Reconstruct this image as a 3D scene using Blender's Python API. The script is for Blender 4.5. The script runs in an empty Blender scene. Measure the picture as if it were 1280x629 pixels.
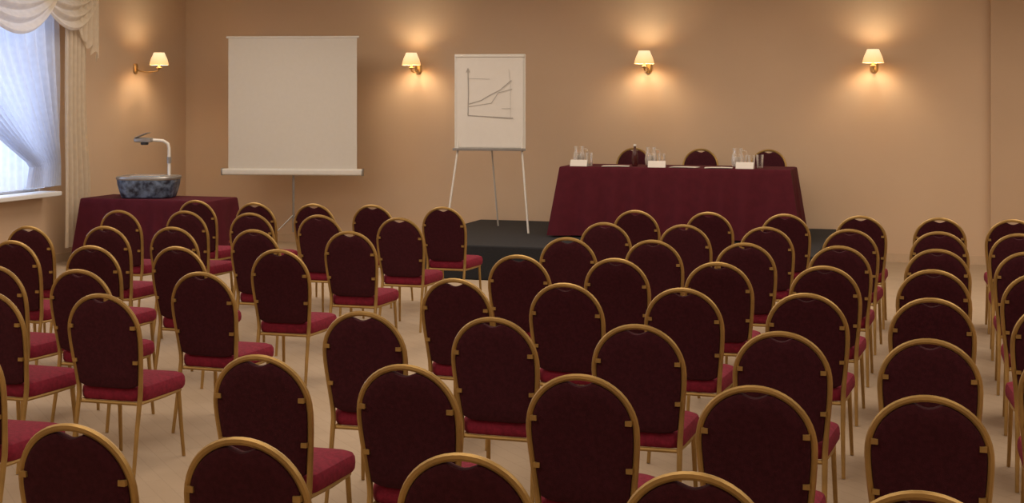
import bpy, bmesh, math, random
from math import sin, cos, pi, radians
from mathutils import Vector, Matrix
random.seed(4)
S = bpy.context.scene
COL = S.collection
try:
    S.view_settings.view_transform = 'Standard'
except Exception:
    pass

# ------------------------------------------------------------ materials
def mat(name, col, rough=0.6, metal=0.0, var=0.0, vscale=20.0, col2=None, bump=0.0, sheen=0.0,
        trans=0.0, emis=None, estr=0.0, spec=None, bscale=None):
    m = bpy.data.materials.new(name); m.use_nodes = True
    nt = m.node_tree; b = nt.nodes['Principled BSDF']
    b.inputs['Base Color'].default_value = (*col, 1)
    b.inputs['Roughness'].default_value = rough
    b.inputs['Metallic'].default_value = metal
    if sheen: b.inputs['Sheen Weight'].default_value = sheen
    if trans: b.inputs['Transmission Weight'].default_value = trans
    if spec is not None: b.inputs['Specular IOR Level'].default_value = spec
    if emis:
        b.inputs['Emission Color'].default_value = (*emis, 1); b.inputs['Emission Strength'].default_value = estr
    tc = nt.nodes.new('ShaderNodeTexCoord')
    nz = nt.nodes.new('ShaderNodeTexNoise'); nz.inputs['Scale'].default_value = vscale
    nz.inputs['Detail'].default_value = 4
    nt.links.new(tc.outputs['Object'], nz.inputs['Vector'])
    if var or col2:
        r = nt.nodes.new('ShaderNodeValToRGB')
        c2 = col2 if col2 else tuple(max(0, c*(1-var)) for c in col)
        r.color_ramp.elements[0].position = .35; r.color_ramp.elements[1].position = .65
        r.color_ramp.elements[0].color = (*c2, 1); r.color_ramp.elements[1].color = (*col, 1)
        nt.links.new(nz.outputs['Fac'], r.inputs['Fac']); nt.links.new(r.outputs['Color'], b.inputs['Base Color'])
    if bump:
        n2 = nt.nodes.new('ShaderNodeTexNoise'); n2.inputs['Scale'].default_value = bscale or vscale*6
        nt.links.new(tc.outputs['Object'], n2.inputs['Vector'])
        bp = nt.nodes.new('ShaderNodeBump'); bp.inputs['Strength'].default_value = bump
        bp.inputs['Distance'].default_value = .01
        nt.links.new(n2.outputs['Fac'], bp.inputs['Height']); nt.links.new(bp.outputs['Normal'], b.inputs['Normal'])
    return m

M_wall = mat('wall_plaster', (.60, .435, .30), .9, var=.04, vscale=1.2, bump=.05)
M_wall2 = mat('wall_plaster_pier', (.52, .37, .25), .9, var=.04, vscale=1.2)  # the pier's darker tone is put into its plaster colour
M_ceil = mat('ceiling_paint', (.78, .72, .62), .9, var=.03)
M_gold = mat('gold_frame_metal', (.44, .275, .09), .45, .6, var=.25, vscale=9)
M_back = mat('shaded_burgundy_fabric', (.052, .0080, .014), .95, var=.30, vscale=60, bump=.25, spec=.2)  # burgundy upholstery with the backs' shade painted in, darker than the seats
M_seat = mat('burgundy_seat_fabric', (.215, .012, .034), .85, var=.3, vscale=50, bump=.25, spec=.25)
M_cloth = mat('burgundy_tablecloth', (.076, .0075, .015), .9, var=.15, vscale=12, bump=.1, spec=.2)
M_stage = mat('dark_stage_carpet', (.012, .012, .016), .9, var=.4, vscale=60, bump=.2)
M_white = mat('white_metal', (.66, .63, .58), .4, var=.04)
M_screen = mat('screen_fabric', (.62, .58, .52), .9, var=.02)
M_paper = mat('paper', (.66, .62, .57), .9, var=.02)
M_ink = mat('grey_marker_ink', (.36, .33, .30), .8, var=.1)
M_grey = mat('grey_metal', (.35, .34, .33), .35, .7, var=.1)
M_black = mat('black_plastic', (.02, .02, .025), .4, var=.2)
M_brass = mat('brass', (.55, .35, .15), .3, .85, var=.15)
M_wood = mat('table_wood', (.2, .1, .05), .5, var=.3, vscale=8)
M_trim = mat('painted_trim', (.55, .40, .27), .6, var=.05)
M_winfr = mat('white_window_frame', (.7, .7, .7), .4, var=.03)
M_bottle = mat('dark_bottle_glass', (.06, .012, .012), .15, var=.2)
M_ohp = mat('speckled_blue_plastic', (.14, .19, .28), .4, vscale=16, col2=(.008, .012, .03))

def mat_glass():
    m = bpy.data.materials.new('clear_glass'); m.use_nodes = True
    nt = m.node_tree; nt.nodes.remove(nt.nodes['Principled BSDF'])
    o = nt.nodes['Material Output']
    t = nt.nodes.new('ShaderNodeBsdfTransparent'); g = nt.nodes.new('ShaderNodeBsdfGlossy')
    g.inputs['Roughness'].default_value = .08
    d = nt.nodes.new('ShaderNodeBsdfDiffuse'); d.inputs['Color'].default_value = (.85, .8, .74, 1)
    f = nt.nodes.new('ShaderNodeLayerWeight'); f.inputs['Blend'].default_value = .6
    a = nt.nodes.new('ShaderNodeMixShader'); b = nt.nodes.new('ShaderNodeMixShader')
    a.inputs[0].default_value = .6
    nt.links.new(g.outputs[0], a.inputs[1]); nt.links.new(d.outputs[0], a.inputs[2])
    nt.links.new(f.outputs['Facing'], b.inputs[0])
    nt.links.new(t.outputs[0], b.inputs[1]); nt.links.new(a.outputs[0], b.inputs[2])
    nt.links.new(b.outputs[0], o.inputs['Surface'])
    return m
M_glass = mat_glass()

def mat_sheer(name, col, tcol, transp):
    m = bpy.data.materials.new(name); m.use_nodes = True
    nt = m.node_tree; nt.nodes.remove(nt.nodes['Principled BSDF'])
    o = nt.nodes['Material Output']
    d = nt.nodes.new('ShaderNodeBsdfDiffuse'); d.inputs['Color'].default_value = (*col, 1)
    t = nt.nodes.new('ShaderNodeBsdfTranslucent'); t.inputs['Color'].default_value = (*tcol, 1)
    tr = nt.nodes.new('ShaderNodeBsdfTransparent')
    a = nt.nodes.new('ShaderNodeMixShader'); a.inputs[0].default_value = .5
    b = nt.nodes.new('ShaderNodeMixShader')
    tc = nt.nodes.new('ShaderNodeTexCoord'); nz = nt.nodes.new('ShaderNodeTexVoronoi'); nz.inputs['Scale'].default_value = 14
    mp = nt.nodes.new('ShaderNodeMapRange')
    mp.inputs['From Max'].default_value = .7
    mp.inputs['To Min'].default_value = max(0, transp-.05); mp.inputs['To Max'].default_value = transp+.05
    nt.links.new(tc.outputs['Object'], nz.inputs['Vector']); nt.links.new(nz.outputs['Distance'], mp.inputs['Value'])
    nt.links.new(mp.outputs[0], b.inputs[0])
    nt.links.new(d.outputs[0], a.inputs[1]); nt.links.new(t.outputs[0], a.inputs[2])
    nt.links.new(a.outputs[0], b.inputs[1]); nt.links.new(tr.outputs[0], b.inputs[2])
    nt.links.new(b.outputs[0], o.inputs['Surface'])
    return m
M_sheer = mat_sheer('sheer_white', (.70, .72, .78), (.66, .72, .84), .14)
M_drape = mat_sheer('beige_lace', (.80, .70, .56), (.75, .67, .55), .08)

def mat_shade():
    m = bpy.data.materials.new('glowing_lamp_shade'); m.use_nodes = True
    nt = m.node_tree; b = nt.nodes['Principled BSDF']
    b.inputs['Base Color'].default_value = (.8, .6, .35, 1); b.inputs['Roughness'].default_value = .8
    tc = nt.nodes.new('ShaderNodeTexCoord'); sp = nt.nodes.new('ShaderNodeSeparateXYZ')
    r = nt.nodes.new('ShaderNodeValToRGB')
    r.color_ramp.elements[0].color = (1.0, .50, .16, 1); r.color_ramp.elements[1].color = (1.0, .85, .52, 1)
    nt.links.new(tc.outputs['Generated'], sp.inputs[0]); nt.links.new(sp.outputs['Z'], r.inputs['Fac'])
    nt.links.new(r.outputs['Color'], b.inputs['Emission Color']); b.inputs['Emission Strength'].default_value = .85
    return m
M_shade = mat_shade()

def mat_floor():
    m = bpy.data.materials.new('parquet_floor'); m.use_nodes = True
    nt = m.node_tree; b = nt.nodes['Principled BSDF']; b.inputs['Roughness'].default_value = .7
    b.inputs['Specular IOR Level'].default_value = .3
    tc = nt.nodes.new('ShaderNodeTexCoord')
    mp = nt.nodes.new('ShaderNodeMapping'); mp.inputs['Rotation'].default_value = (0, 0, radians(45))
    br = nt.nodes.new('ShaderNodeTexBrick')
    br.inputs['Color1'].default_value = (.44, .335, .235, 1); br.inputs['Color2'].default_value = (.425, .322, .225, 1)
    br.inputs['Mortar'].default_value = (.39, .295, .205, 1); br.inputs['Scale'].default_value = 1
    br.inputs['Brick Width'].default_value = .55; br.inputs['Row Height'].default_value = .09
    br.inputs['Mortar Size'].default_value = .003
    nt.links.new(tc.outputs['Object'], mp.inputs['Vector']); nt.links.new(mp.outputs[0], br.inputs['Vector'])
    nz = nt.nodes.new('ShaderNodeTexNoise'); nz.inputs['Scale'].default_value = 5; nz.inputs['Detail'].default_value = 6
    mx = nt.nodes.new('ShaderNodeMixRGB'); mx.blend_type = 'MULTIPLY'; mx.inputs[0].default_value = .15
    nt.links.new(tc.outputs['Object'], nz.inputs['Vector'])
    nt.links.new(br.outputs['Color'], mx.inputs[1]); nt.links.new(nz.outputs['Fac'], mx.inputs[2])
    nt.links.new(mx.outputs[0], b.inputs['Base Color'])
    return m
M_floor = mat_floor()

# ------------------------------------------------------------ mesh helpers
def obj(name, bm, material, parent=None, smooth=True, label=None, category=None, kind=None, loc=None, rotz=0, bevel=0, ground=False):
    bmesh.ops.recalc_face_normals(bm, faces=bm.faces)
    if ground:
        for v in bm.verts:
            if v.co.z < .002: v.co.z = .002
    me = bpy.data.meshes.new(name); bm.to_mesh(me); bm.free()
    me.materials.append(material)
    if smooth:
        for p in me.polygons: p.use_smooth = True
    o = bpy.data.objects.new(name, me); COL.objects.link(o)
    if smooth:
        try:
            me.set_sharp_from_angle(angle=radians(40))
        except Exception: pass
    if bevel:
        md = o.modifiers.new('bevel', 'BEVEL'); md.width = bevel; md.segments = 2; md.limit_method = 'ANGLE'
    if parent: o.parent = parent
    if loc: o.location = loc
    o.rotation_euler[2] = rotz
    if label: o['label'] = label
    if category: o['category'] = category
    if kind: o['kind'] = kind
    return o

def empty(name, loc, label, category, rotz=0, group=None):
    e = bpy.data.objects.new(name, None); COL.objects.link(e)
    e.empty_display_size = .1
    e.location = loc; e.rotation_euler[2] = rotz
    e['label'] = label; e['category'] = category
    if group: e['group'] = group
    return e

def box(bm, x0, x1, y0, y1, z0, z1):
    vs = [bm.verts.new((x, y, z)) for x in (x0, x1) for y in (y0, y1) for z in (z0, z1)]
    for f in ((0,1,3,2),(4,6,7,5),(0,4,5,1),(2,3,7,6),(0,2,6,4),(1,5,7,3)):
        bm.faces.new([vs[i] for i in f])

def rings(bm, rs, cap=True, closed=True):
    vv = [[bm.verts.new(p) for p in r] for r in rs]
    n = len(rs[0])
    for a, b in zip(vv[:-1], vv[1:]):
        for i in range(n if closed else n-1):
            j = (i+1) % n
            bm.faces.new((a[i], a[j], b[j], b[i]))
    if cap:
        for r in (vv[0], vv[-1]):
            c = bm.verts.new(sum((v.co for v in r), Vector())/n)
            for i in range(n):
                bm.faces.new((r[i], r[(i+1) % n], c))
    return vv

def tube(bm, pts, r, seg=8):
    pts = [Vector(p) for p in pts]
    rr = r if isinstance(r, (list, tuple)) else [r]*len(pts)
    t0 = (pts[1]-pts[0]).normalized()
    up = Vector((0, 0, 1)) if abs(t0.z) < .9 else Vector((0, 1, 0))
    nrm = (up - t0*up.dot(t0)).normalized()
    out = []
    for i, p in enumerate(pts):
        if i == 0: t = t0
        elif i == len(pts)-1: t = (pts[i]-pts[i-1]).normalized()
        else: t = ((pts[i+1]-p).normalized()+(p-pts[i-1]).normalized()).normalized()
        nrm = (nrm - t*nrm.dot(t)).normalized()
        b = t.cross(nrm)
        out.append([p+(nrm*cos(2*pi*k/seg)+b*sin(2*pi*k/seg))*rr[i] for k in range(seg)])
    rings(bm, out)

def lathe(bm, prof, seg=24, cx=0, cy=0, cap=True):
    rings(bm, [[(cx+r*cos(2*pi*k/seg), cy+r*sin(2*pi*k/seg), z) for k in range(seg)] for r, z in prof], cap=cap)

def grid(bm, fn, na, nb):
    vv = [[bm.verts.new(fn(i/na, j/nb)) for i in range(na+1)] for j in range(nb+1)]
    for j in range(nb):
        for i in range(na):
            bm.faces.new((vv[j][i], vv[j][i+1], vv[j+1][i+1], vv[j+1][i]))

def rrect(hx, hy, r, n=6):
    pts = []
    for cx, cy, a0 in ((hx-r, hy-r, 0), (-hx+r, hy-r, 90), (-hx+r, -hy+r, 180), (hx-r, -hy+r, 270)):
        for k in range(n+1):
            a = radians(a0+90*k/n); pts.append((cx+r*cos(a), cy+r*sin(a)))
    return pts

def copy_thing(src, parts, loc, rotz, label=None, group=None):
    e = src.copy(); COL.objects.link(e)
    e.location = loc; e.rotation_euler[2] = rotz
    if label: e['label'] = label
    if group: e['group'] = group
    for p in parts:
        q = p.copy(); q.parent = e; COL.objects.link(q)
    return e

# ------------------------------------------------------------ room
U0, U1, V0, V1, HC = -9.75, 5.5, -2.0, 16.9, 3.5
T = .2
WV0, WV1, WZ0, WZ1 = 10.9, 13.7, .84, 3.0
bm = bmesh.new(); box(bm, U0-T, U1+T, V0-T, V1+T, -.1, 0); obj('floor', bm, M_floor, kind='structure', smooth=False)
bm = bmesh.new(); box(bm, U0-T, U1+T, V0-T, V1+T, HC, HC+.1); obj('ceiling', bm, M_ceil, kind='structure', smooth=False)
bm = bmesh.new(); box(bm, U0-T, U1+T, V1, V1+T, 0, HC); obj('wall_front', bm, M_wall, kind='structure', smooth=False)
bm = bmesh.new(); box(bm, .44, U1, V1-.12, V1, 0, HC); obj('wall_pier', bm, M_wall2, kind='structure', smooth=False)  # pier standing slightly forward of the front wall
bm = bmesh.new(); box(bm, U1, U1+T, V0, V1, 0, HC); obj('wall_right', bm, M_wall, kind='structure', smooth=False)
bm = bmesh.new(); box(bm, U0-T, U1+T, V0-T, V0, 0, HC); obj('wall_back', bm, M_wall, kind='structure', smooth=False)
bm = bmesh.new()
box(bm, U0-T, U0, V0, WV0, 0, HC); box(bm, U0-T, U0, WV1, V1, 0, HC)
box(bm, U0-T, U0, WV0, WV1, 0, WZ0); box(bm, U0-T, U0, WV0, WV1, WZ1, HC)
obj('wall_left', bm, M_wall, kind='structure', smooth=False)
bm = bmesh.new()
for a, b in ((WV0, WV0+.07), (WV1-.07, WV1), ((WV0+WV1)/2-.04, (WV0+WV1)/2+.04)):
    box(bm, U0-.14, U0-.06, a, b, WZ0, WZ1)
for a, b in ((WZ0, WZ0+.07), (WZ1-.07, WZ1), (2.3, 2.36)):
    box(bm, U0-.138, U0-.062, WV0, WV1, a, b)
obj('window_1', bm, M_winfr, kind='structure', smooth=False)
bm = bmesh.new(); box(bm, U0-.05, U0+.26, WV0-.05, WV1+.05, WZ0-.05, WZ0)
obj('trim_1', bm, M_winfr, kind='structure', smooth=False, bevel=.01)
bm = bmesh.new(); box(bm, U0, .44, V1-.02, V1, 0, .1); obj('baseboard_front', bm, M_trim, kind='structure', smooth=False)
bm = bmesh.new(); box(bm, U0, U0+.02, V0, V1-.02, 0, .1); obj('baseboard_left', bm, M_trim, kind='structure', smooth=False)

# ------------------------------------------------------------ stage
bm = bmesh.new(); box(bm, -5.6, -1.25, 14.0, 16.87, 0, .36)
SZ = .36
obj('stage_platform', bm, M_stage, smooth=False, bevel=.015, label='low black carpeted stage platform under the head table', category='stage')

# ------------------------------------------------------------ chair
def lean(z):
    if z >= .42: return -.19 - .09*((z-.42)/.51)**1.15
    return -.19 - .08*((.42-z)/.42)
def hw(z):
    t = max(0, min(1, (z-.38)/.34)); t = t*t*(3-2*t)
    return .176 + .024*t
chair = empty('banquet_chair', (0, 0, 0), 'burgundy upholstered banquet chair with gold arched metal frame', 'chair', group='audience chairs set out in rows')
parts = []
bm = bmesh.new()
pts = []
for k in range(9):
    z = .36 + (.71-.36)*k/8; pts.append((-hw(z), lean(z), z))
for k in range(1, 24):
    a = pi - pi*k/24; z = .71+.21*sin(a)**.92; pts.append((.200*cos(a), lean(z), z))
for k in range(9):
    z = .71 - (.71-.36)*k/8; pts.append((hw(z), lean(z), z))
tube(bm, pts, .0128, 8)
for s in (-1, 1):
    for z in (.58, .76):
        y = lean(z)
        x1 = hw(z) if z < .71 else .200*math.sqrt(max(0, 1-((z-.71)/.21)**2))
        c = x1-.018
        box(bm, s*c-.012, s*c+.012, y-.028, y-.010, z-.009, z+.009)
parts.append(obj('frame', bm, M_gold, chair, label='gold arched tubular back frame'))
SD = -.042
bm = bmesh.new()
rz = .405+SD
rp = [(-.165, -.19, rz), (-.185, .0, rz), (-.185, .19, rz), (-.15, .215, rz), (.15, .215, rz), (.185, .19, rz), (.185, 0, rz), (.165, -.19, rz)]
tube(bm, rp, .011, 8)
tube(bm, [(-.165, -.19, rz), (.165, -.19, rz)], .010, 8)
parts.append(obj('seat_rail', bm, M_gold, chair))
for s in (-1, 1):
    bm = bmesh.new()
    tube(bm, [(s*hw(.38), lean(.39), .39), (s*.177, lean(.22), .22), (s*.183, lean(0), .002)], [.0128, .0115, .0095], 8)
    parts.append(obj('leg', bm, M_gold, chair, ground=True))
    bm = bmesh.new()
    tube(bm, [(s*.178, .19, rz+.005), (s*.183, .205, .2), (s*.19, .225, .002)], [.012, .011, .0095], 8)
    parts.append(obj('leg', bm, M_gold, chair, ground=True))
o2 = []
for x, y in rrect(.2, .2, .06, 5):
    t = (y+.2)/.4
    wx = x*(.92+.14*t)
    yy = y*1.09+.028
    if y > .13: yy += .02*(1-(x/.2)**2)
    o2.append((wx, yy))
def sring(s, z):
    return [(x*s, .03+(y-.03)*s, z+SD) for x, y in o2]
bm = bmesh.new()
rings(bm, [sring(.90, .412), sring(.97, .414), sring(1.0, .425), sring(1.01, .447), sring(1.0, .470), sring(.97, .484), sring(.88, .493), sring(.6, .500), sring(.25, .502)])
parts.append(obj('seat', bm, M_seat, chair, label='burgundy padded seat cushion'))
ol = []
pw = lambda z: hw(z)-.010
zb = .438
for k in range(13):
    t = -1+2*k/12; ol.append((pw(.46)*t*.97, zb + .018*abs(t)**6))
for k in range(1, 7):
    z = .47+(.71-.47)*k/7; ol.append((pw(z), z))
N = 40
for k in range(N+1):
    a = pi*k/N; x = .190*cos(a); z = .71+.198*sin(a)**.92
    if abs(x) < .05: z -= .022*(.5+.5*cos(pi*x/.05))**.6
    ol.append((x, z))
for k in range(6, 0, -1):
    z = .47+(.71-.47)*k/7; ol.append((-pw(z), z))
def pring(s, d):
    out = []
    for x, z in ol:
        zz = .68+(z-.68)*s; out.append((x*s, lean(zz)+d, zz))
    return out
bm = bmesh.new()
rings(bm, [pring(.3, -.020), pring(.7, -.020), pring(.93, -.019), pring(.985, -.014), pring(1, -.004), pring(1, .008), pring(.98, .022), pring(.92, .030), pring(.7, .038), pring(.3, .041)])
parts.append(obj('backrest', bm, M_back, chair, label='burgundy round-topped back pad with shade painted into its colour'))

rows = [3.79, 4.98, 6.13, 7.34, 8.52, 9.65, 10.86, 12.05]
colsR = [-2.575, -1.95, -1.325, -.70, -.075]
adj = {(0, 3): .05, (0, 1): -.04, (0, 4): .02, (1, 2): .04, (1, 3): .045, (1, 4): .01, (2, 0): -.045, (2, 1): -.03, (2, 3): .01}
pos = []
for i, r in enumerate(rows):
    for j, c in enumerate(colsR): pos.append((c+adj.get((i, j), 0), r))
for r in rows[2:]: pos.append((.49, r))
pos += [(-4.02, 5.05), (-4.11, 6.26), (-4.05, 7.2), (-4.17, 8.36), (-4.21, 9.62), (-4.28, 10.78), (-4.30, 11.9)]
pos += [(-4.72, 6.18), (-4.80, 7.08), (-4.86, 8.32), (-4.93, 9.52), (-5.0, 10.82), (-4.99, 11.92)]
pos += [(-5.36, 7.1), (-5.46, 8.22), (-5.62, 9.52), (-5.65, 10.84), (-5.55, 11.87)]
pos += [(-6.14, 8.33), (-6.13, 9.43), (-6.27, 10.85), (-6.12, 11.83)]
pos += [(-6.70, 9.26), (-6.84, 10.74), (-6.79, 11.95)]
LBL = 'burgundy upholstered banquet chair with gold arched frame, facing the head table'
first = True
for u, v in pos:
    loc = (u+random.uniform(-.008, .008), v+.28+random.uniform(-.012, .012), 0)
    rot = radians(random.uniform(-2, 2))
    if first:
        chair.location = loc; chair.rotation_euler[2] = rot; chair['label'] = LBL; first = False
    else:
        copy_thing(chair, parts, loc, rot, LBL)
for u in (-3.55, -2.76, -1.98):
    copy_thing(chair, parts, (u, 16.17, SZ+.002), pi, 'burgundy banquet chair with gold frame, standing behind the draped head table', 'speakers chairs behind the head table')

# ------------------------------------------------------------ draped tables
def draped_table(name, cx, cy, z0, hx, hy, h, label, drop, flare, kf, seed):
    e = empty(name, (cx, cy, z0), label, 'table')
    bm = bmesh.new(); box(bm, -hx+.01, hx-.01, -hy+.01, hy-.01, h-.035, h-.006)
    obj('tabletop', bm, M_wood, e, smooth=False, bevel=.004)
    for sx in (-1, 1):
        for sy in (-1, 1):
            bm = bmesh.new(); tube(bm, [(sx*(hx-.08), sy*(hy-.08), h-.035), (sx*(hx-.08), sy*(hy-.08), 0)], .02, 10)
            obj('leg', bm, M_grey, e)
    rnd = random.Random(seed)
    base = []
    cs = [(hx, -hy), (hx, hy), (-hx, hy), (-hx, -hy)]
    L = 0
    for i in range(4):
        a = cs[i]; b = cs[(i+1) % 4]
        ln = math.hypot(b[0]-a[0], b[1]-a[1]); m = int(ln/.02)
        for k in range(m):
            t = k/m; x = a[0]+(b[0]-a[0])*t; y = a[1]+(b[1]-a[1])*t
            base.append((x, y, L+ln*t, min(t, 1-t)*ln))
        L += ln
    ph = [rnd.uniform(0, 6.28) for _ in range(4)]
    def ring(t):
        out = []
        for x, y, s, dc in base:
            cf = math.exp(-(dc/.12)**2)
            nx = (x/hx if abs(abs(x)-hx) < 1e-6 else 0); ny = (y/hy if abs(abs(y)-hy) < 1e-6 else 0)
            if cf > .02 and dc < .25:
                w = cf
                nx = nx*(1-w)+math.copysign(1, x)*w; ny = ny*(1-w)+math.copysign(1, y)*w
            fold = .5+.5*sin(kf*s*2*pi/L+ph[0]+.8*sin(7*s*2*pi/L+ph[1]))
            off = flare*t*(.35+.65*cf) + t*.055*fold*(1-.6*cf) + .004
            out.append((x+nx*off, y+ny*off, h - drop*t))
        return out
    bm = bmesh.new()
    rs = [[(x*.5, y*.5, h+.002) for x, y, s, dc in base], [(x*.985, y*.985, h+.002) for x, y, s, dc in base],
          [(x*1.002, y*1.002, h-.004) for x, y, s, dc in base]]
    rs += [ring(.02+.98*k/14) for k in range(15)]
    vv = [[bm.verts.new(p) for p in r] for r in rs]
    m = len(base)
    bm.faces.new(vv[0])
    for a, b in zip(vv[:-1], vv[1:]):
        for i in range(m): bm.faces.new((a[i], a[(i+1) % m], b[(i+1) % m], b[i]))
    obj('tablecloth', bm, M_cloth, e, label='burgundy draped cloth')
    return e
TH = .77
draped_table('head_table', -2.85, 15.47, SZ, 1.25, .33, TH, 'long head table draped in burgundy cloth on the stage', TH-.02, .11, 26, 1)
draped_table('projector_table', -8.50, 14.15, 0, .80, .32, .76, 'table with burgundy cloth carrying the overhead projector', .74, .08, 18, 2)

# ------------------------------------------------------------ items on head table
TZ = SZ+TH+.004
glass = empty('drinking_glass', (0, 0, 0), 'clear drinking glass on the draped head table', 'glass', group='drinking glasses on the head table')
bm = bmesh.new()
lathe(bm, [(.030, 0), (.033, .004), (.036, .08), (.040, .14), (.0375, .14), (.033, .08), (.029, .012)], 20)
gp = [obj('glass_body', bm, M_glass, glass)]
gl = [(-3.93, 15.30), (-3.84, 15.42), (-3.80, 15.27), (-3.10, 15.30), (-3.02, 15.42), (-2.11, 15.34), (-2.02, 15.28), (-1.95, 15.42)]
glass.location = (*gl[0], TZ)
for p in gl[1:]: copy_thing(glass, gp, (*p, TZ), 0)

M_water = mat('cloudy_water', (.62, .56, .5), .3, var=.05)
def jug(u, v):
    e = empty('water_jug', (u, v, TZ), 'clear glass water jug on the draped head table', 'jug', group='water jugs on the head table')
    bm = bmesh.new()
    lathe(bm, [(.05, 0), (.062, .01), (.068, .07), (.06, .13), (.048, .17), (.055, .205), (.052, .205), (.045, .17), (.056, .13), (.064, .07), (.057, .015)], 24)
    obj('jug_body', bm, M_glass, e)
    bm = bmesh.new(); tube(bm, [(.05, 0, .18), (.09, 0, .175), (.105, 0, .13), (.09, 0, .08), (.062, 0, .06)], .007, 8)
    obj('handle', bm, M_glass, e)
    bm = bmesh.new(); lathe(bm, [(.052, .012), (.061, .05), (.060, .08), (.0585, .11)], 24)
    obj('water', bm, M_water, e)
for p in ((-3.98, 15.52), (-3.16, 15.52), (-2.20, 15.50)): jug(*p)

bm = bmesh.new()
lathe(bm, [(.030, 0), (.033, .006), (.033, .12), (.027, .15), (.013, .18), (.012, .215), (.015, .217), (.015, .232), (.010, .234)], 20)
e = empty('drinks_bottle', (-3.32, 15.42, TZ), 'small dark red glass bottle on the draped head table', 'bottle')
obj('bottle_body', bm, M_bottle, e)
bm = bmesh.new(); lathe(bm, [(.0163, .217), (.0163, .238), (.012, .240)], 16); obj('cap', bm, M_white, e)

card = empty('name_card', (-3.90, 15.20, TZ), 'blank white folded card on the draped head table', 'card', group='folded cards on the head table')
bm = bmesh.new()
w = .095
for s in (-1, 1):
    a = [(-w, s*.03, 0), (w, s*.03, 0), (w, 0, .07), (-w, 0, .07)]
    b = [(x, y*.93, z-.002) for x, y, z in a]
    va = [bm.verts.new(p) for p in a]; vb = [bm.verts.new(p) for p in b]
    bm.faces.new(va); bm.faces.new(vb[::-1])
    for i in range(4): bm.faces.new((va[i], va[(i+1) % 4], vb[(i+1) % 4], vb[i]))
cp = [obj('card_panel', bm, M_paper, card, smooth=False)]
for p, r in (((-3.03, 15.20), .08), ((-2.08, 15.20), -.06)): copy_thing(card, cp, (*p, TZ), r)
sheet = None
for i, (u, v, r) in enumerate(((-3.5, 15.26, .12), (-2.74, 15.26, -.1), (-2.37, 15.26, .12))):
    if sheet is None:
        bm = bmesh.new(); grid(bm, lambda a, b: ((a-.5)*.297, (b-.5)*.21, .004+.003*sin(a*3)), 8, 4)
        grid(bm, lambda a, b: ((a-.5)*.297, (b-.5)*.21, .0005), 8, 4)
        sheet = obj('paper_sheet', bm, M_paper, label='white paper sheet lying on the draped head table', category='paper', loc=(u, v, TZ), rotz=r)
        sheet['group'] = 'papers on the head table'
    else:
        q = sheet.copy(); COL.objects.link(q); q.location = (u, v, TZ); q.rotation_euler[2] = r

# ------------------------------------------------------------ flip chart
FY = radians(9)
fc = empty('flip_chart_easel', (-5.01, 15.45, SZ+.002), 'white flip chart easel with a hand-drawn line graph', 'flip chart', rotz=FY)
zb0, zt0 = .93, 2.02
bm = bmesh.new(); box(bm, -.41, .41, -.012, .012, zb0, zt0)
obj('board', bm, M_white, fc, smooth=False, bevel=.008)
bm = bmesh.new(); grid(bm, lambda a, b: ((a-.5)*.77, -.020-.006*sin(pi*b)*(.5+.5*sin(6*a)), zt0-.035-b*1.03), 20, 12)
obj('paper_pad', bm, M_paper, fc)
bm = bmesh.new(); box(bm, -.40, .40, -.030, -.012, zt0-.035, zt0-.012)
obj('clamp_bar', bm, M_white, fc, smooth=False, bevel=.004)
bm = bmesh.new(); box(bm, -.42, .42, -.075, -.012, zb0-.01, zb0+.01); box(bm, -.42, .42, -.08, -.072, zb0-.01, zb0+.02)
obj('pen_tray', bm, M_grey, fc, smooth=False, bevel=.003)
bm = bmesh.new()
def strip(pts, w=.006):
    for (x0, z0), (x1, z1) in zip(pts[:-1], pts[1:]):
        d = Vector((x1-x0, z1-z0)).normalized(); n = Vector((-d.y, d.x))*w/2
        q = [(x0+n.x, z0+n.y), (x0-n.x, z0-n.y), (x1-n.x, z1-n.y), (x1+n.x, z1+n.y)]
        bm.faces.new([bm.verts.new((a, -.029, zt0+b)) for a, b in q])
strip([(-.25, -.17), (-.245, -.45), (-.25, -.70)], .010); strip([(-.25, -.70), (0, -.715), (.27, -.73)], .010)
strip([(-.24, -.57), (-.1, -.53), (0, -.47), (.12, -.41), (.25, -.30)], .009)
strip([(-.24, -.60), (.02, -.56), (.10, -.44), (.26, -.40)], .006)
strip([(-.27, -.21), (-.25, -.16), (-.23, -.21)], .006)
strip([(.14, -.62), (.24, -.62)], .004)
strip([(-.24, -.28), (.0, -.285)], .003)
strip([(.22, -.17), (.24, -.36), (.24, -.72)], .003)
obj('line_graph_drawing', bm, M_ink, fc, smooth=False, label='grey marker line graph with two axes')
for s in (-1, 1):
    bm = bmesh.new(); tube(bm, [(s*.34, .02, 1.5), (s*.37, -.02, .93), (s*.47, -.22, .0)], .012, 10); obj('leg', bm, M_white, fc, ground=True)
bm = bmesh.new(); tube(bm, [(0, .02, 1.7), (0, .12, .93), (0, .62, 0)], .010, 10); obj('leg', bm, M_white, fc, ground=True)

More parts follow.
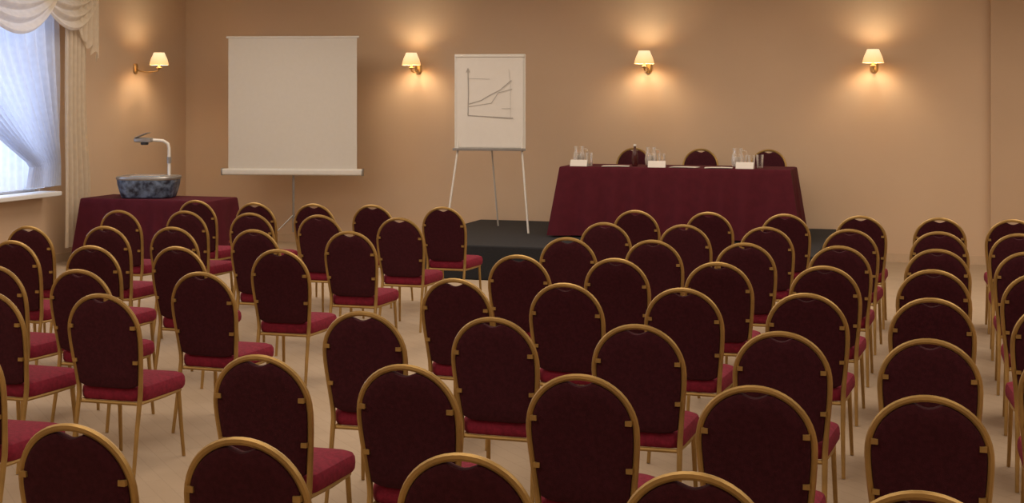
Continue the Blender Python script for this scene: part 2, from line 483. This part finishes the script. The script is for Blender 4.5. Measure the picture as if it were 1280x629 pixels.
# ------------------------------------------------------------ projection screen
ps = empty('projection_screen', (-7.74, 16.0, 0), 'white portable projection screen on a tripod stand', 'projection screen', rotz=radians(12))
bm = bmesh.new()
grid(bm, lambda a, b: ((a-.5)*1.61, -.045, 1.0+b*1.62), 10, 10); grid(bm, lambda a, b: ((a-.5)*1.61, -.043, 1.0+b*1.62), 10, 10)
obj('screen_panel', bm, M_screen, ps, smooth=False)
bm = bmesh.new(); tube(bm, [(-.83, -.04, 2.625), (.83, -.04, 2.625)], .014, 10); obj('top_bar', bm, M_white, ps)
bm = bmesh.new()
rings(bm, [[(x, y*1.0-.045, z+.965) for y, z in rrect(.045, .04, .02, 4)] for x in (-.87, .87)])
obj('roller_case', bm, M_white, ps)
for s in (-1, 1):
    bm = bmesh.new(); rings(bm, [[(s*x, y*1.0-.045, z+.965) for y, z in rrect(.049, .044, .02, 4)] for x in (.87, .885)])
    obj('end_cap', bm, M_grey, ps)
bm = bmesh.new(); tube(bm, [(0, .012, .22), (0, .012, 2.62)], .014, 10); obj('pole', bm, M_grey, ps)
for k in range(3):
    a = radians(90+120*k); bm = bmesh.new()
    tube(bm, [(0.014*cos(a), .012+.014*sin(a), .42), (.46*cos(a), .012+.46*sin(a), .0)], .009, 8); obj('leg', bm, M_grey, ps, ground=True)

# ------------------------------------------------------------ overhead projector
oh = empty('overhead_projector', (-8.62, 14.13, .764), 'speckled blue-black overhead projector with arm and mirror head', 'overhead projector', rotz=radians(14))
bm = bmesh.new()
def orr(s, z, e=1): return [(x*s, y*s, z) for x, y in rrect(.33, .25, .16*e, 8)]
rings(bm, [orr(.80, .0), orr(.86, .01), orr(.93, .08), orr(.985, .15), orr(1.0, .20), orr(.99, .225), orr(.95, .235)])
obj('body', bm, M_ohp, oh)
bm = bmesh.new(); rings(bm, [orr(1.015, .205), orr(1.03, .215), orr(1.03, .232), orr(1.0, .243), orr(.9, .243)])
obj('rim', bm, M_grey, oh)
bm = bmesh.new(); rings(bm, [[(x, y, z) for x, y in rrect(.17, .17, .015, 3)] for z in (.243, .25)])
obj('glass_stage', bm, mat('projector_stage_glass', (.35, .42, .5), .1, var=.1), oh)
bm = bmesh.new(); tube(bm, [(.20, .10, .23), (.20, .10, .55), (.19, .09, .60), (.14, .07, .635), (.02, .02, .645)], .018, 10)
obj('arm', bm, M_white, oh)
bm = bmesh.new(); tube(bm, [(.20, .10, .38), (.20, .10, .45)], .026, 12); obj('focus_knob', bm, M_grey, oh)
bm = bmesh.new(); rings(bm, [[(x-.06, y, z) for x, y in rrect(.10*k, .06*k, .02, 4)] for k, z in ((.85, .62), (1, .63), (1, .66), (.85, .67))])
obj('projection_head', bm, M_grey, oh)
bm = bmesh.new(); lathe(bm, [(.042, .625), (.045, .60), (.038, .59)], 20, cx=-.05); obj('lens', bm, M_black, oh)
bm = bmesh.new(); 
vs = [(-.14, -.07, .67), (-.14, .07, .67), (0.0, .07, .725), (0.0, -.07, .725)]
a = [bm.verts.new(p) for p in vs]; b = [bm.verts.new((x-.004, y, z+.008)) for x, y, z in vs]
bm.faces.new(a); bm.faces.new(b[::-1])
for i in range(4): bm.faces.new((a[i], a[(i+1) % 4], b[(i+1) % 4], b[i]))
obj('mirror', bm, M_grey, oh, smooth=False)

# ------------------------------------------------------------ sconces
M_bulb = mat('bulb_glow', (1, .8, .5), .5, emis=(1, .78, .45), estr=6)
def sconce(loc, rotz, d, power):
    e = empty('wall_sconce', loc, 'brass wall sconce with glowing cream shade', 'wall lamp', rotz=rotz, group='wall sconces')
    bm = bmesh.new()
    rings(bm, [[(x*k, -y, z-.12) for x, z in rrect(.045, .065, .04, 6)] for k, y in ((1, .0), (1, .012), (.8, .022), (.4, .028))])
    obj('wall_plate', bm, M_brass, e)
    bm = bmesh.new(); tube(bm, [(0, -.02, -.12), (0, -.07, -.15), (0, -.6*d, -.165), (0, -d+.02, -.15), (0, -d, -.12), (0, -d, -.085)], .008, 10)
    obj('arm', bm, M_brass, e)
    bm = bmesh.new(); lathe(bm, [(.008, -.13), (.03, -.115), (.034, -.105), (.016, -.10), (.013, -.06), (.006, -.058)], 16, cy=-d)
    obj('candle_cup', bm, M_brass, e)
    bm = bmesh.new(); lathe(bm, [(.004, -.058), (.016, -.04), (.018, -.02), (.010, .005), (.002, .015)], 14, cy=-d)
    obj('bulb', bm, M_bulb, e)
    bm = bmesh.new()
    pr = [(.118, -.075), (.114, -.05), (.100, .0), (.080, .045), (.066, .08)]
    rings(bm, [[(r*cos(2*pi*k/28), -d+r*sin(2*pi*k/28), z) for k in range(28)] for r, z in pr], cap=False)
    obj('lamp_shade', bm, M_shade, e)
    L = bpy.data.lights.new('sconce_bulb_light', 'POINT'); L.energy = power; L.color = (1.0, .86, .60); L.shadow_soft_size = .05
    o = bpy.data.objects.new('sconce_bulb_light', L); COL.objects.link(o); o.parent = e; o.location = (0, -d, .01)
    return e
sconce((-6.43, V1, 2.36), 0, .26, 15); sconce((-3.47, V1, 2.36), 0, .26, 15); sconce((-.83, V1, 2.355), 0, .26, 15)
sconce((U0, 15.66, 2.36), radians(90), .34, 15)

# ------------------------------------------------------------ curtains
e = empty('window_curtain', (U0+.12, 12.5, 0), 'white sheer curtain with beige lace valance and side drape', 'curtain')
by = 12.5
def back_sheer(a, b):
    z = 3.15-b*2.27
    v = 10.6+3.25*a
    return (-.035+.018*sin(a*2*pi*26+.5*sin(b*3)), v-by, z)
bm = bmesh.new(); grid(bm, back_sheer, 300, 12); obj('sheer_panel', bm, M_sheer, e, label='flat sheer white net curtain')
def sheer(a, b):
    z = 3.15-b*2.25
    tie = 1.15
    if z > tie:
        t = ((3.15-z)/(3.15-tie)); t2 = t**1.6
        v0 = 10.95+(13.30-10.95)*t2; v1 = 13.80+.03*t
    else:
        t = min(1, (tie-z)/.5); v0 = 13.30-.12*t; v1 = 13.83
    v = v0+(v1-v0)*a
    amp = .03+.012*sin(a*9)
    return (.05+amp*sin(a*2*pi*15+.6*sin(b*4)), v-by, z)
bm = bmesh.new(); grid(bm, sheer, 180, 40); obj('sheer_panel', bm, M_sheer, e, label='white sheer curtain swept to one side')
def drape(a, b):
    z = 3.15-b*2.95
    wv = .48 - .10*sin(pi*min(1, b/.75))
    v = 13.80+a*wv
    return (.14+.035*sin(a*2*pi*5+.5*sin(b*3)), v-by, z)
bm = bmesh.new(); grid(bm, drape, 70, 24); obj('side_drape', bm, M_drape, e, label='beige lace side drape')
def swag_factory(v0, v1, ztop, depth, out):
    def f(a, b):
        v = v0+(v1-v0)*a
        sag = depth*(sin(pi*a)**.7 if 0 < a < 1 else 0)
        z = ztop - b*(.14+sag)
        u = out+.04*b*sin(pi*a)+.022*sin(b*2*pi*4.5)*(.3+sin(pi*a))
        return (u, v-by, z)
    return f
bm = bmesh.new()
grid(bm, swag_factory(10.7, 12.3, 3.2, .50, .20), 30, 40); grid(bm, swag_factory(12.0, 13.55, 3.2, .50, .25), 30, 40)
grid(bm, swag_factory(13.2, 14.35, 3.2, .42, .22), 30, 40)
def jab(a, b):
    z = 3.2-b*(.55+.35*a+.04*sin(a*30))
    return (.22+.03*sin(a*2*pi*4), 13.95+a*.40-by, z)
grid(bm, jab, 40, 14)
obj('valance', bm, M_drape, e, label='beige lace swag valance')
bm = bmesh.new(); tube(bm, [(.10, 10.5-by, 3.2), (.10, 14.45-by, 3.2)], .018, 10)
for v in (10.6, 14.4): tube(bm, [(-.12, v-by, 3.2), (.10, v-by, 3.2)], .01, 8)
obj('curtain_rod', bm, M_brass, e)

# ------------------------------------------------------------ lights
def area(name, loc, rot, sx, sy, power, col):
    L = bpy.data.lights.new(name, 'AREA'); L.shape = 'RECTANGLE'; L.size = sx; L.size_y = sy; L.energy = power; L.color = col
    o = bpy.data.objects.new(name, L); COL.objects.link(o); o.location = loc; o.rotation_euler = rot
    return o
warm = (1.0, .86, .70)
for u in (-7.0, -2.5, 2.0):
    for v, p in ((13.2, 92), (8.5, 72), (4.0, 58), (0.2, 30)):
        area('ceiling_fill', (u, v, HC-.03), (0, 0, 0), 3.2, 2.4, p, warm)  # unseen fill lamps added under the ceiling to brighten the room, no fixtures
area('window_daylight', (U0-.5, 12.3, 2.0), (0, radians(-90), 0), 2.2, 2.8, 95, (.70, .80, 1.0))
W = bpy.data.worlds.new('world'); S.world = W; W.use_nodes = True
bg = W.node_tree.nodes['Background']; bg.inputs[0].default_value = (.62, .74, 1, 1); bg.inputs[1].default_value = .6

# ------------------------------------------------------------ camera
F = 1780.0
cd = bpy.data.cameras.new('camera'); cam = bpy.data.objects.new('camera', cd); COL.objects.link(cam)
cd.sensor_width = 36; cd.lens = F/1280*36; cd.shift_y = -(314.5-115)/1280
cam.location = (0, 0, 1.95); cam.rotation_euler = (radians(90), 0, math.atan(547/F))
cd.clip_end = 100
S.camera = cam
